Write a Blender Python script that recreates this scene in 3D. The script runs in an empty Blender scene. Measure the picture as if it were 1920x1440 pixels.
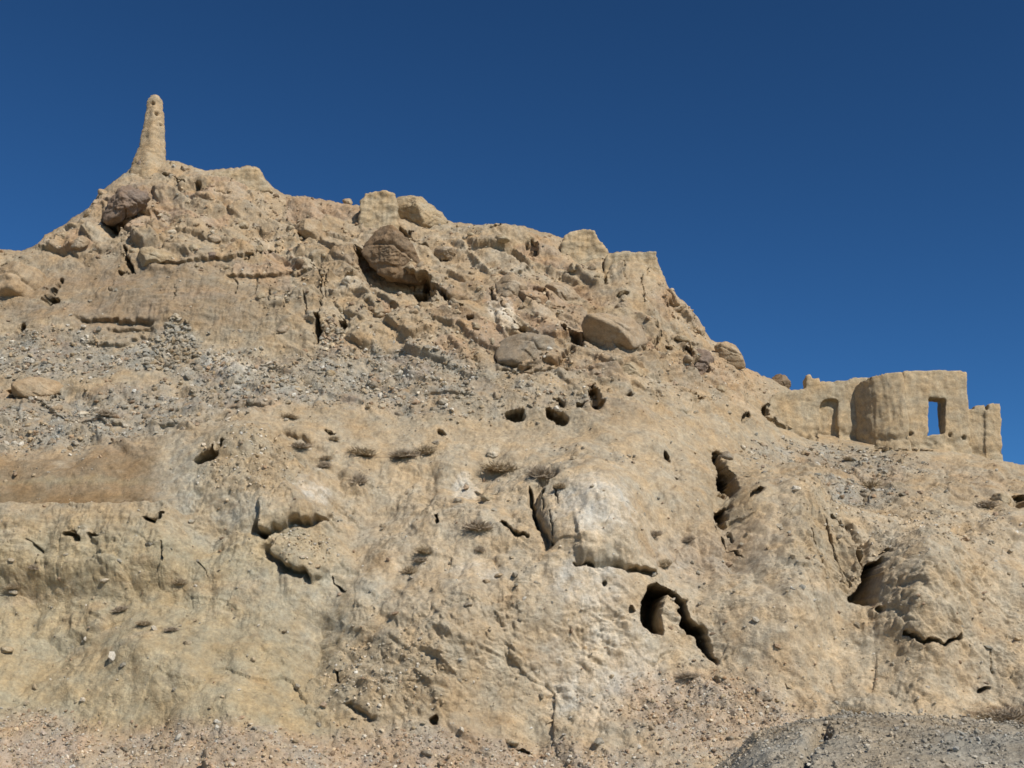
import bpy, bmesh, math, random
import numpy as np
from mathutils import Vector

S = bpy.context.scene
COL = S.collection
rnd = random.Random(7)

# ------------------------------------------------------------------ camera
F_PX = 2318.0                      # focal length in photo pixels (1920 wide)
PITCH = math.radians(17.0)
CAM = np.array([0.0, 0.0, 1.7])
cam = bpy.data.cameras.new('camera')
cam.sensor_width = 36.0
cam.lens = 36.0 * F_PX / 1920.0
cam.clip_end = 20000.0
cam_o = bpy.data.objects.new('camera', cam)
cam_o.location = CAM
cam_o.rotation_euler = (math.pi / 2 + PITCH, 0, 0)
COL.objects.link(cam_o)
S.camera = cam_o

# ------------------------------------------------------------------ sky, sun, exposure
SUN_EL, SUN_AZ = math.radians(41), math.radians(36)   # AZ: how far to the right of straight behind the camera
sun_dir = Vector((math.sin(SUN_AZ) * math.cos(SUN_EL), -math.cos(SUN_AZ) * math.cos(SUN_EL), math.sin(SUN_EL)))
w = bpy.data.worlds.new('World'); S.world = w; w.use_nodes = True
nt = w.node_tree
bg = nt.nodes['Background']; bg.inputs['Strength'].default_value = 0.0785
sky = nt.nodes.new('ShaderNodeTexSky'); sky.sky_type = 'NISHITA'; sky.sun_disc = False
sky.sun_elevation = SUN_EL
sky.sun_rotation = math.atan2(sun_dir.x, sun_dir.y)
sky.altitude = 2600; sky.air_density = 1.0; sky.dust_density = 0.0; sky.ozone_density = 9.0
gam = nt.nodes.new('ShaderNodeGamma'); gam.inputs['Gamma'].default_value = 1.45       # deep thin-air blue
tint = nt.nodes.new('ShaderNodeVectorMath'); tint.operation = 'MULTIPLY'; tint.inputs[1].default_value = (.62, .74, .575)
nt.links.new(sky.outputs[0], gam.inputs[0]); nt.links.new(gam.outputs[0], tint.inputs[0]); nt.links.new(tint.outputs[0], bg.inputs[0])
sl = bpy.data.lights.new('sun', 'SUN'); sl.energy = 4.95; sl.angle = math.radians(0.53); sl.color = (1.0, 0.942, 0.86)
so = bpy.data.objects.new('sun', sl); so.rotation_euler = sun_dir.to_track_quat('Z', 'Y').to_euler(); so.location = (40, -40, 60)
COL.objects.link(so)
S.view_settings.view_transform = 'Standard'; S.view_settings.look = 'None'
S.view_settings.exposure = 0.13; S.view_settings.gamma = 1.0
try:
    S.cycles.filter_width = 1.6
    S.cycles.max_bounces = 4
except Exception:
    pass

# ------------------------------------------------------------------ numpy noise
_r = np.random.RandomState(11)
_perm = _r.permutation(4096).astype(np.int64)
_g = _r.normal(size=(4096, 3)); _g /= np.linalg.norm(_g, axis=1)[:, None]; _g = _g.astype(np.float32)

def _hash(i, j, k, seed=0):
    return _perm[(_perm[(_perm[(i + seed * 131) & 4095] + j) & 4095] + k) & 4095]

def perlin(x, y, z, seed=0):
    xi, yi, zi = np.floor(x).astype(np.int64), np.floor(y).astype(np.int64), np.floor(z).astype(np.int64)
    xf, yf, zf = (x - xi).astype(np.float32), (y - yi).astype(np.float32), (z - zi).astype(np.float32)
    u, v, t = [f * f * f * (f * (f * 6 - 15) + 10) for f in (xf, yf, zf)]
    out = 0
    for a in (0, 1):
        wa = u if a else 1 - u
        for b in (0, 1):
            wb = wa * (v if b else 1 - v)
            for c in (0, 1):
                g = _g[_hash(xi + a, yi + b, zi + c, seed)]
                out = out + wb * (t if c else 1 - t) * (g[..., 0] * (xf - a) + g[..., 1] * (yf - b) + g[..., 2] * (zf - c))
    return out * 1.5

def fbm(x, y, z, octv=4, seed=0, gain=0.5, lac=2.07, ridged=False):
    o = 0; a = 1.0; n = 0
    for i in range(octv):
        p = perlin(x, y, z, seed + i)
        if ridged: p = 1 - 2 * np.abs(p)
        o = o + a * p; n += a
        a *= gain; x, y, z = x * lac, y * lac, z * lac
    return o / n

def worley(x, y, z, seed=0):
    """distance to nearest and second-nearest jittered point, plus a random id of the nearest cell"""
    xi, yi, zi = [np.floor(q).astype(np.int64) for q in (x, y, z)]
    f1 = np.full(x.shape, 9.0, np.float32); f2 = f1.copy(); cid = np.zeros(x.shape, np.int64); pl = np.zeros(x.shape, np.float32)
    for a in (-1, 0, 1):
        for b in (-1, 0, 1):
            for c in (-1, 0, 1):
                h = _hash(xi + a, yi + b, zi + c, seed)
                g = _g[h] * 0.55
                dx = xi + a + .5 + g[..., 0] - x; dy = yi + b + .5 + g[..., 1] - y; dz = zi + c + .5 + g[..., 2] - z
                d = np.sqrt(dx * dx + dy * dy + dz * dz).astype(np.float32)
                nearer = d < f1
                f2 = np.where(nearer, f1, np.minimum(f2, d)); cid = np.where(nearer, h, cid); f1 = np.where(nearer, d, f1)
                q = _g[(h * 7 + 13) & 4095]; pl = np.where(nearer, dx * q[..., 0] + dy * q[..., 1] + dz * q[..., 2], pl)
    return f1, f2, cid, pl

def sstep(a, b, x):
    t = np.clip((x - a) / (b - a), 0, 1); return t * t * (3 - 2 * t)

# ------------------------------------------------------------------ survey: photo bearings -> world points
CP, SP = math.cos(PITCH), math.sin(PITCH)
def ray(px, py):
    u = (np.asarray(px, float) - 960) / F_PX; v = (720 - np.asarray(py, float)) / F_PX
    return np.stack([u, CP - v * SP, SP + v * CP], -1)
def at(px, py, Y):
    r = ray(px, py); return CAM + r * (np.asarray(Y, float) / r[..., 1])[..., None]
def project(P):
    q = P - CAM; fw = q[..., 1] * CP + q[..., 2] * SP; up = -q[..., 1] * SP + q[..., 2] * CP
    return 960 + F_PX * q[..., 0] / fw, 720 - F_PX * up / fw
def X_of(px, Y, py=780):  return float(at(px, py, Y)[0])
def Z_of(py, Y, px=960):  return float(at(px, py, Y)[2])

# ------------------------------------------------------------------ object helpers
def mesh_obj(name, verts, faces, mats, parent=None, smooth=True, cols=None):
    me = bpy.data.meshes.new(name)
    verts = np.asarray(verts, np.float32); faces = np.asarray(faces, np.int32)
    k = faces.shape[1]
    me.vertices.add(len(verts)); me.vertices.foreach_set('co', verts.ravel())
    me.loops.add(faces.size); me.loops.foreach_set('vertex_index', faces.ravel())
    me.polygons.add(len(faces))
    me.polygons.foreach_set('loop_start', np.arange(0, faces.size, k, dtype=np.int32))
    me.polygons.foreach_set('loop_total', np.full(len(faces), k, np.int32))
    me.polygons.foreach_set('use_smooth', np.full(len(faces), smooth, bool))
    if cols is not None:
        a = me.color_attributes.new('earth', 'FLOAT_COLOR', 'POINT')
        a.data.foreach_set('color', np.concatenate([cols, np.ones((len(cols), 1))], 1).astype(np.float32).ravel())
    me.update(calc_edges=True); me.validate()
    me.materials.append(mats)
    o = bpy.data.objects.new(name, me); COL.objects.link(o)
    if parent: o.parent = parent
    return o
def tag(o, label=None, cat=None, group=None, kind=None):
    if label: o['label'] = label
    if cat: o['category'] = cat
    if group: o['group'] = group
    if kind: o['kind'] = kind
    return o
def empty(name, loc):
    o = bpy.data.objects.new(name, None); o.location = loc; o.empty_display_size = .3; COL.objects.link(o); return o

_ico = {}
def ico(n):
    if n not in _ico:
        bm = bmesh.new(); bmesh.ops.create_icosphere(bm, subdivisions=n, radius=1.0)
        v = np.array([x.co for x in bm.verts]); f = np.array([[y.index for y in q.verts] for q in bm.faces]); bm.free()
        _ico[n] = (v, f)
    return _ico[n]

# ------------------------------------------------------------------ materials
def earth_mat(name, col=None, bump=0.6, grain=9.0, pebble=0.0, vary=0.22):
    m = bpy.data.materials.new(name); m.use_nodes = True
    N = m.node_tree.nodes; L = m.node_tree.links
    b = N['Principled BSDF']; b.inputs['Roughness'].default_value = 0.95
    b.inputs['Specular IOR Level'].default_value = 0.15
    tc = N.new('ShaderNodeTexCoord')
    def noise(scale, detail=6, rough=.6):
        n = N.new('ShaderNodeTexNoise'); n.inputs['Scale'].default_value = scale; n.inputs['Detail'].default_value = detail
        n.inputs['Roughness'].default_value = rough; L.new(tc.outputs['Object'], n.inputs['Vector']); return n
    if col is None:
        src = N.new('ShaderNodeAttribute'); src.attribute_name = 'earth'; csock = src.outputs['Color']
    else:
        src = N.new('ShaderNodeRGB'); src.outputs[0].default_value = (*col, 1); csock = src.outputs[0]
    n1, n2, n3 = noise(.55, 7), noise(3.1, 6, .65), noise(grain, 5, .7)
    def scale(csock, fac, lo, hi):
        mr = N.new('ShaderNodeMapRange'); mr.inputs['From Min'].default_value = .3; mr.inputs['From Max'].default_value = .7
        mr.inputs['To Min'].default_value = lo; mr.inputs['To Max'].default_value = hi; L.new(fac, mr.inputs['Value'])
        mx = N.new('ShaderNodeVectorMath'); mx.operation = 'SCALE'; L.new(csock, mx.inputs[0]); L.new(mr.outputs[0], mx.inputs['Scale'])
        return mx.outputs[0]
    csock = scale(csock, n1.outputs[0], 1 - vary * .6, 1 + vary * .6)
    csock = scale(csock, n2.outputs[0], 1 - vary, 1 + vary)
    csock = scale(csock, n3.outputs[0], 1 - vary, 1 + vary)
    # warm / cool drift
    hs = N.new('ShaderNodeMix'); hs.data_type = 'RGBA'; hs.blend_type = 'MULTIPLY'
    n4 = noise(.9, 5); rp = N.new('ShaderNodeValToRGB')
    rp.color_ramp.elements[0].position = .35; rp.color_ramp.elements[0].color = (1.07, .98, .88, 1)
    rp.color_ramp.elements[1].position = .65; rp.color_ramp.elements[1].color = (.95, 1.0, 1.08, 1)
    L.new(n4.outputs[0], rp.inputs[0]); hs.inputs['Factor'].default_value = 1
    L.new(csock, hs.inputs[6]); L.new(rp.outputs[0], hs.inputs[7])
    L.new(hs.outputs[2], b.inputs['Base Color'])
    h = N.new('ShaderNodeMath'); h.operation = 'MULTIPLY_ADD'
    nb, nb2 = noise(5.5, 8, .68), noise(22, 4, .6)
    L.new(nb2.outputs[0], h.inputs[0]); h.inputs[1].default_value = .3; L.new(nb.outputs[0], h.inputs[2])
    hsock = h.outputs[0]
    if pebble > 0:
        vo = N.new('ShaderNodeTexVoronoi'); vo.inputs['Scale'].default_value = 10.0; L.new(tc.outputs['Object'], vo.inputs['Vector'])
        h2 = N.new('ShaderNodeMath'); h2.operation = 'MULTIPLY_ADD'; L.new(vo.outputs['Distance'], h2.inputs[0])
        h2.inputs[1].default_value = -pebble; L.new(hsock, h2.inputs[2]); hsock = h2.outputs[0]
    bp = N.new('ShaderNodeBump'); bp.inputs['Strength'].default_value = bump; bp.inputs['Distance'].default_value = .14
    L.new(hsock, bp.inputs['Height']); L.new(bp.outputs[0], b.inputs['Normal'])
    return m

TAN = np.array([.360, .288, .188]); PALE = np.array([.43, .355, .245]); WHITE = np.array([.52, .475, .385]); PINK = np.array([.325, .24, .16])
OCHRE = np.array([.325, .228, .125]); GREY = np.array([.305, .274, .212]); OLIVE = np.array([.345, .290, .178]); BROWN = np.array([.22, .155, .098])
M_HILL = earth_mat('hillside_earth', None, .75)
M_MUD = earth_mat('mud_brick', (.36, .285, .18), .5, 12)
M_PILLAR = earth_mat('pillar_mud', (.37, .285, .178), .55, 12)
def rock_mat(name, col, pebble=0.0): return earth_mat(name, tuple(col), .7, 11, pebble)
M_ROCK = {'tan': rock_mat('tan_rock', (.36, .285, .18)), 'pink': rock_mat('pink_rock', (.335, .262, .175)),
          'orange': rock_mat('orange_rock', (.355, .268, .168)), 'brown': rock_mat('brown_rock', (.225, .16, .098)),
          'purple': rock_mat('purple_brown_rock', (.205, .155, .115)), 'grey': rock_mat('grey_rock', (.265, .218, .155)),
          'pale': rock_mat('pale_rock', (.47, .40, .29)), 'conglomerate': rock_mat('conglomerate', (.345, .28, .182), 1.2)}
M_STONE = earth_mat('loose_stone', None, .5, 14)

# ------------------------------------------------------------------ THE HILL
SKY = np.array([(-900,760),(-600,640),(-300,545),(-100,490),(0,468),(40,471),(75,456),(84,440),(112,428),(140,406),(165,392),(185,362),(205,346),
    (235,325),(250,308),(300,302),(330,302),(360,312),(384,322),(430,318),(470,313),(486,316),(492,330),(512,352),(530,362),(556,368),(600,374),
    (640,380),(672,386),(700,384),(760,392),(838,414),(900,424),(948,420),(985,428),(1030,438),(1060,448),(1090,466),(1125,472),(1140,474),(1226,474),(1238,508),(1256,545),
    (1285,568),(1308,594),(1330,632),(1344,642),(1372,645),(1386,662),(1398,690),(1422,702),(1438,708),(1470,722),(1500,742),(1545,790),(1590,818),
    (1640,830),(1720,834),(1800,842),(1870,862),(1925,874),(2000,890),(2200,965),(2600,1120),(3000,1240)], float)
CTRL = [(-600,1500,42),(0,1500,42),(600,1500,42),(1200,1500,42.5),(1900,1500,42),(2500,1500,40),
    (-600,1360,46),(0,1345,46.5),(300,1395,46.3),(700,1395,46.5),(1050,1420,46.2),(1300,1300,48),(1550,1350,47),(1900,1345,47.5),(2500,1350,46),
    (-600,1150,50),(0,1150,50.5),(350,1150,49.6),(700,1150,49.4),(1000,1150,49),(1300,1150,50),(1600,1150,51),(1900,1150,51),(2500,1200,49),
    (-600,1000,52),(0,985,52.2),(350,960,52),(700,960,53),(1100,960,52),(1400,960,54),(1650,980,55),(1900,980,55.5),(2500,1060,52),
    (-600,850,56),(0,845,55.5),(350,825,55.2),(700,830,56),(1000,850,56),(1250,850,57),(1400,830,62),(1560,856,65.8),(1650,846,65.7),(1590,832,67.2),(1650,834,66.1),(1720,842,65.6),(1880,866,65.6),
    (-600,740,61),(0,740,60),(350,740,59.5),(700,745,59.5),(1000,740,59.5),(1250,740,61),(1410,772,66),(1452,790,67.6),(1510,819,67.6),
    (-600,650,63),(0,640,64),(350,640,63.3),(700,640,62.2),(1000,640,62.3),(1250,640,65),(1380,680,69),(1470,755,69.8),(1515,790,70.2),
    (0,540,66),(350,520,65.5),(700,520,65),(1000,520,66),(1230,520,68.5),(1320,620,69),
    (-600,650,64),(20,475,69),(190,400,71),(280,420,69.5),(290,310,74),(450,400,70.5),(470,320,74),(600,385,73),(720,430,70),(780,410,72.5),(900,450,70),(950,425,72),(1100,460,71.5),(1200,480,70.5),
    (2600,1130,55),(2200,980,58),(1925,880,65)]
C = np.array(CTRL, float)
def tps_fit(P, val, lam=.02):
    n = len(P); d = np.linalg.norm(P[:, None] - P[None], axis=2)
    K = np.where(d > 0, d * d * np.log(d + 1e-12), 0) + lam * np.eye(n)
    A = np.zeros((n + 3, n + 3)); A[:n, :n] = K; A[:n, n] = 1; A[:n, n + 1:] = P; A[n, :n] = 1; A[n + 1:, :n] = P.T
    return np.linalg.solve(A, np.concatenate([val, [0, 0, 0]]))
CN = C[:, :2] / 500.0
TW = tps_fit(CN, C[:, 2])
def base_Y(px, py):
    q = np.stack([px, py], -1) / 500.0
    out = TW[-3] + q[..., 0] * TW[-2] + q[..., 1] * TW[-1]
    for i in range(len(CN)):
        d2 = (q[..., 0] - CN[i, 0]) ** 2 + (q[..., 1] - CN[i, 1]) ** 2
        out = out + TW[i] * .5 * d2 * np.log(d2 + 1e-12)
    return out

cols_px = np.concatenate([np.linspace(-900, -70, 150, endpoint=False), np.arange(-70, 1992, 1.55), np.linspace(1992, 3000, 170)])
NR = 780
BOT = 1500.0
skyp = np.interp(cols_px, SKY[:, 0], SKY[:, 1])
zz = np.zeros_like(cols_px)
jag = 5.0 * fbm(cols_px / 30, zz + 3.3, zz, 4, 40, .6) + 3.0 * fbm(cols_px / 9, zz + 9.3, zz, 2, 44)
jag = jag * np.where((cols_px > 1590) & (cols_px < 1890), .35, 1)
skyp = skyp + jag
t = np.linspace(0, 1, NR)
PX = np.repeat(cols_px[None], NR, 0)
PY = BOT + (skyp[None] - BOT) * t[:, None]
Yb = base_Y(PX, PY)
below = PY - skyp[None]
Yb = Yb + 1.0 * np.clip(1 - below / 14, 0, 1) ** 2          # the crest rounds over
P0 = at(PX, PY, Yb)
gx = np.gradient(P0, axis=1); gy = np.gradient(P0, axis=0)
NRM = np.cross(gx, gy); NRM /= np.linalg.norm(NRM, axis=2)[..., None]
NRM *= np.sign(-NRM[..., 1:2])                                # outward: towards the valley
X, Y, Z = P0[..., 0], P0[..., 1], P0[..., 2]

# organic warp of the survey coordinates
WX = PX + 9 * fbm(X / 1.6, Y / 1.6, Z / 1.6, 3, 60) + 4 * perlin(X * 3, Y * 3, Z * 3, 64)
WY = PY + 9 * fbm(X / 1.6, Y / 1.6, Z / 1.6, 3, 70) + 4 * perlin(X * 3, Y * 3, Z * 3, 74)

def ell(cx, cy, rx, ry, rot=0):
    c, s = math.cos(math.radians(rot)), math.sin(math.radians(rot))
    dx, dy = WX - cx, WY - cy
    return np.sqrt(((dx * c + dy * s) / rx) ** 2 + ((-dx * s + dy * c) / ry) ** 2)
def zone(cx, cy, rx, ry, rot=0, soft=.35): return 1 - sstep(1 - soft, 1 + soft, ell(cx, cy, rx, ry, rot))
def poly_sd(pts):
    """signed distance in survey pixels, negative inside"""
    pts = np.array(pts, float); bx0, by0 = pts.min(0) - 60; bx1, by1 = pts.max(0) + 60
    out = np.full(WX.shape, 60.0); sel = (WX > bx0) & (WX < bx1) & (WY > by0) & (WY < by1)
    x, y = WX[sel], WY[sel]; d = np.full(x.shape, 1e9); ins = np.zeros(x.shape, bool)
    for i in range(len(pts)):
        a, b = pts[i], pts[(i + 1) % len(pts)]; e = b - a
        h = np.clip(((x - a[0]) * e[0] + (y - a[1]) * e[1]) / (e @ e), 0, 1)
        d = np.minimum(d, np.hypot(x - a[0] - h * e[0], y - a[1] - h * e[1]))
        cond = (a[1] > y) != (b[1] > y)
        with np.errstate(divide='ignore', invalid='ignore'):
            xc = e[0] * (y - a[1]) / (e[1] if e[1] else 1e-9) + a[0]
        ins ^= cond & (x < xc)
    out[sel] = np.where(ins, -d, d); return out
def line_d(pts, pad=40):
    pts = np.array(pts, float); bx0, by0 = pts.min(0) - pad; bx1, by1 = pts.max(0) + pad
    out = np.full(WX.shape, 1e3); tt = np.zeros(WX.shape); sel = (WX > bx0) & (WX < bx1) & (WY > by0) & (WY < by1)
    x, y = WX[sel], WY[sel]; d = np.full(x.shape, 1e3); sg = np.zeros(x.shape)
    for i in range(len(pts) - 1):
        a, b = pts[i], pts[i + 1]; e = b - a
        h = np.clip(((x - a[0]) * e[0] + (y - a[1]) * e[1]) / (e @ e), 0, 1)
        dd = np.hypot(x - a[0] - h * e[0], y - a[1] - h * e[1])
        n = dd < d; d = np.where(n, dd, d); sg = np.where(n, (y - a[1] - h * e[1]), sg)
    out[sel] = d; tt[sel] = sg; return out, tt

grey_soft = np.clip(zone(160, 770, 330, 60) + zone(640, 715, 300, 50), 0, 1)
D = np.zeros(PX.shape)
# broad relief
big = fbm(X / 7, Y / 7, Z / 7, 3, 1)
mid = fbm(X / 2.4, Y / 2.4, Z / 2.4, 4, 5)
rid = fbm(X / 1.5, Y / 1.5, Z / 1.5, 4, 10, .55, ridged=True)
fine = fbm(X / .55, Y / .55, Z / .55, 4, 16, .6)
D += .55 * big + .34 * mid

# --- zones
strata = np.clip(zone(250, 600, 420, 60) + zone(100, 700, 330, 60) + zone(650, 740, 420, 60) + zone(1250, 740, 220, 90) + .8 * zone(180, 1020, 300, 60) + .5 * zone(1000, 740, 300, 60), 0, 1)
rills = np.clip(zone(420, 570, 290, 85) + .9 * zone(220, 1035, 250, 60) + zone(1190, 520, 75, 65) + .4 * zone(1500, 1060, 100, 90) + .5 * zone(420, 1100, 180, 90)
    + .2 * zone(900, 1230, 260, 150) + .3 * zone(1700, 1000, 200, 60), 0, 1)
rubble = np.clip(zone(450, 420, 270, 95) + zone(860, 560, 330, 130) + .9 * zone(1150, 620, 180, 90) + zone(120, 430, 130, 60) + .8 * zone(120, 790, 380, 60)
    + .7 * zone(620, 715, 330, 60) + .5 * zone(1200, 720, 230, 80) + .6 * zone(1300, 640, 90, 100) + .4 * zone(1600, 900, 300, 60) + .35 * zone(1400, 1330, 260, 80) + .4 * zone(560, 1420, 620, 50), 0, 1)
rubble = rubble * (1 - .85 * zone(1180, 525, 75, 55)) * (1 - .7 * zone(1095, 465, 55, 30))
smooth = np.clip(zone(130, 900, 210, 65) + zone(320, 1280, 150, 110) + .8 * zone(120, 1200, 220, 110) + zone(882, 548, 28, 60) + .7 * zone(550, 1180, 170, 100)
    + .6 * zone(250, 545, 200, 35) + .6 * zone(1480, 1230, 170, 80) + .6 * zone(1150, 880, 180, 90) + .6 * zone(830, 1100, 120, 60), 0, 1)
st = fbm(X * .22, Y * .22, Z * 2.1 + .25 * X * .1, 3, 22, .6, ridged=True)
rl = fbm(X * 2.3 + .5 * mid, Y * .5, Z * .22, 3, 26, .55, ridged=True)
f1, f2, cid, pl1 = worley(X / 2.6 + .2 * mid, Y / 2.6, (Z + .45 * X) / 1.7 + .08 * fine, 3)
facet = (pl1 * 1.3 + .5 * ((cid % 97) / 97.0 - .3)) * sstep(0, .2, f2 - f1)
h1, h2, hid, pl2 = worley(X / 1.05 + .25 * mid, Y / 1.05, (Z + .35 * X) / .62 + .12 * fine, 4)
facet2 = (pl2 * 1.3 + .7 * ((hid % 83) / 83.0 - .3)) * sstep(0, .25, h2 - h1)
g1, g2, gid, _pl = worley(X / .42 + .2 * fine, Y / .42, Z / .34, 5)
cob = sstep(.02, .35, g2 - g1) * (.3 + .7 * (gid % 89) / 89.0)
D += strata * .16 * st + rills * .13 * rl * np.clip(.55 + 1.2 * perlin(X / 1.7, Y / 1.7, Z / 1.7, 39), 0, 1) + (.12 + .88 * rubble) * .44 * facet + (.1 + .9 * rubble) * .12 * facet2 + rubble * .05 * (cob - .4)
D += (1 - .75 * smooth) * (.09 * rid + .08 * fine + .035 * (cob - .4) + .045 * fbm(X / .22, Y / .22, Z / .22, 3, 33, .6))

H = np.zeros(PX.shape)          # relief driven horizontally into (+) or out of (-) the hill: lips, cracks, caves
NOISE = np.ones(PX.shape)
low_face = sstep(800, 900, PY) * (1 - .8 * zone(130, 900, 230, 70)) * (1 - sstep(1330, 1420, PY) * .7)
d1, d2, did, dpl = worley(X / 4.3 + .35 * big + .12 * mid, Y / 5.0 + .3 * mid, Z / 4.6 + .15 * mid, 7)
D += (.15 + .85 * low_face) * 1.15 * (.28 - np.minimum(d1 * d1, .62 * d1)) * (.5 + (did % 71) / 71.0)
e1, e2, eid, epl = worley(X / 1.9 + .3 * mid, Y / 2.2, Z / 1.9 + .25 * mid, 8)
D += low_face * .34 * (.28 - e1 * e1) * ((eid % 67) / 67.0)
gul = fbm(X / 2.6 + .4 * big + .2 * mid, Y / 8, Z / 10, 3, 46, .5, ridged=True)
D -= low_face * .30 * np.clip(gul, -.2, 1) ** 2 * np.clip(.5 + 1.6 * perlin(X / 5, Y / 5, Z / 5, 48), 0, 1.3)
grain = np.clip(zone(740, 1280, 120, 110) + zone(1540, 1050, 80, 70, 40) + zone(1380, 990, 40, 60, -20) + zone(470, 905, 100, 60) + zone(1740, 1140, 90, 100) + .6 * zone(900, 1230, 120, 90), 0, 1)
crumb = fbm(X / .38, Y / .38, Z / .3, 4, 101, .62, ridged=True)
hc = np.clip(.35 + 1.5 * perlin(X / 1.6, Y / 1.6, Z / 1.6, 105), 0, 1)
D += low_face * (1 - .6 * smooth) * (.10 * hc * crumb + .16 * hc * facet2 + .10 * facet + .05 * hc * (cob - .4))
D += grain * (.14 * facet2 + .05 * cob + .05 * rid)
def bulge(cx, cy, rx, ry, h, rot=0, sharp=True):
    r = ell(cx, cy, rx, ry, rot)
    return h * (np.sqrt(np.clip(1 - r * r, 0, None)) if sharp else np.exp(-r * r * 1.3))
# --- named swells of the face
for b in [(320,1270,150,130,1.2,0,False),(470,890,150,105,1.7,10,False),(1110,985,125,115,1.7,15,False),(1728,1130,85,115,2.0,0,False),(600,1170,60,140,-.8,15,False),(1570,1190,60,120,-.9,0,False),(1450,1210,120,100,.9,0,False),(1372,985,35,110,-1.0,-20,False),(1490,1000,90,80,.9,20,False),(690,980,60,120,-.5,20,False),(850,1010,80,60,.6,0,False),(1260,990,90,60,-.6,0,False),
          (885,1190,140,140,1.8,-20,False),(720,1290,110,100,.5,25,False),(1050,1130,120,70,.5,0,False),(1480,1150,130,120,.9,0,False),
          (1470,960,110,90,.8,20,False),(560,990,95,50,.5,-8,False),(1160,900,160,80,.6,0,False),(640,1130,150,80,.5,0,False),
          (900,1010,70,60,.5,0,False),(1840,1050,130,90,.7,0,False),(1300,1060,90,60,-.6,0,False),(560,590,80,70,.5,0,False),
          (300,590,160,50,.5,0,False),(90,610,90,40,.4,0,False),(820,620,140,50,.5,0,False),(1170,770,90,60,.5,0,False),(1000,740,90,60,.5,0,False),
          (430,345,60,35,.6,0,False),(950,445,90,30,.6,0,False),(1190,520,55,60,.7,0,False),(1370,670,35,40,.4,0,False)]:
    D += bulge(*b)
bank = (1 - sstep(310, 370, WX)) * sstep(966, 974, WY) * (1 - sstep(1075, 1130, WY)); D += .8 * bank
# --- terraces / undercut ledges: line, height of the step, reach above (px)
def ledge(pts, h, reach):
    global H, NOISE
    d, sg = line_d(pts, reach + 10)
    up = np.clip(1 - d / reach, 0, 1)
    H -= h * np.where(sg < 0, up ** 1.3, 0) * sstep(0, 5, -sg)
    H += .7 * h * np.clip(1 - d / 12, 0, 1) * sstep(-4, 1, sg)
    NOISE *= 1 - .75 * np.exp(-(d / 9) ** 2)
def flap(pts, close, h, reach, under=.5):
    """a rock face whose free edge follows pts and whose body (closed by the points in close) melts into the hill"""
    global H, NOISE
    q = np.array(pts, float); n_ = max(4, int(np.sum(np.hypot(*np.diff(q, axis=0).T)) / 9)); u0 = np.concatenate([[0], np.cumsum(np.hypot(*np.diff(q, axis=0).T))])
    u1 = np.linspace(0, u0[-1], n_); rr = np.random.RandomState(int(q.sum()) % 9999)
    wob = np.convolve(rr.normal(size=(n_ + 4)), [.3, .4, .3], 'same')[2:-2] * 6 + rr.normal(size=n_) * 2
    q = np.stack([np.interp(u1, u0, q[:, 0]) + wob, np.interp(u1, u0, q[:, 1]) + np.roll(wob, 3)], 1)
    d, _ = line_d(q, reach + 20); sd = poly_sd(list(map(tuple, q)) + list(close)); ins = 1 - sstep(-7, 0, sd)
    k = np.clip(.5 + 1.5 * perlin(X / 1.1, Y / 1.1, Z / 1.1, 67), 0, 1)
    H -= h * (.4 + .6 * k) * np.clip(1 - d / reach, 0, 1) ** 1.1 * ins
    H += under * k * np.clip(1 - d / 13, 0, 1) * (1 - ins)
    NOISE *= 1 - .7 * np.exp(-(d / 9) ** 2)
FL = [      ([(486,1012),(540,1008),(580,1000),(622,986)],[(640,960),(560,935),(480,965)],.8,60,.6),
      ([(500,1036),(520,1060),(550,1086),(585,1090)],[(640,1060),(640,990),(580,1004),(520,1022)],.7,60,.6),
      ([(1080,1086),(1130,1074),(1180,1080),(1230,1076)],[(1240,980),(1150,930),(1070,1000)],.5,90,.6),
      ([(1036,930),(1008,945),(1002,975),(1012,1008),(1030,1040)],[(1130,1060),(1180,980),(1120,920)],.5,70,.4),
      ([(189,410),(214,430),(236,414),(286,402)],[(300,380),(240,345),(195,365)],.7,50,1.4),
      ([(935,690),(1000,693),(1060,685),(1075,655)],[(1050,622),(990,612),(930,622)],.6,60,.5),
      ([(1174,668),(1210,655),(1240,645),(1242,622)],[(1200,590),(1110,590),(1085,612),(1105,648)],.5,60,.5),
      ([(620,860),(560,838),(520,836)],[(500,800),(600,780),(640,820)],.3,40,.1),
      ([(1135,470),(1136,535)],[(1100,535),(1095,470)],.4,30,.3),
      ([(1225,735),(1240,760),(1270,780),(1300,784)],[(1310,740),(1270,715)],.3,30,.3),
      ([(1595,1010),(1612,1040),(1618,1072)],[(1580,1110),(1500,1060),(1500,1000)],.6,70,.3),
      ([(1340,850),(1352,890),(1372,926),(1360,970)],[(1420,980),(1440,900),(1400,840)],.7,80,.7)]
for pts, h, reach in [([(417,776),(465,774),(500,773)],.2,20),([(307,814),(360,808),(417,797)],.25,25),([(800,746),(840,742),(870,748)],.2,20),
    ([(157,607),(183,608),(207,604),(277,612)],.35,25),([(215,622),(275,625)],.25,16),([(160,650),(225,652),(262,640)],.25,18),
    ([(653,1327),(675,1348),(695,1362)],.3,18),
    ([(1253,573),(1288,584)],.3,14),([(1258,640),(1298,644)],.3,14),
    ([(690,568),(705,590),(730,590),(735,578)],.3,18),([(940,515),(960,522),(985,512)],.3,18),([(300,492),(340,498),(400,486),(470,480)],.35,22),
    ([(430,520),(520,515),(600,505)],.3,20),([(897,926),(905,938),(930,941)],.3,12),([(75,755),(130,790),(220,800)],.25,20),([(940,702),(990,708),(1060,700)],.3,20)]:
    ledge(pts, h, reach)
for a in FL: flap(*a)
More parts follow.
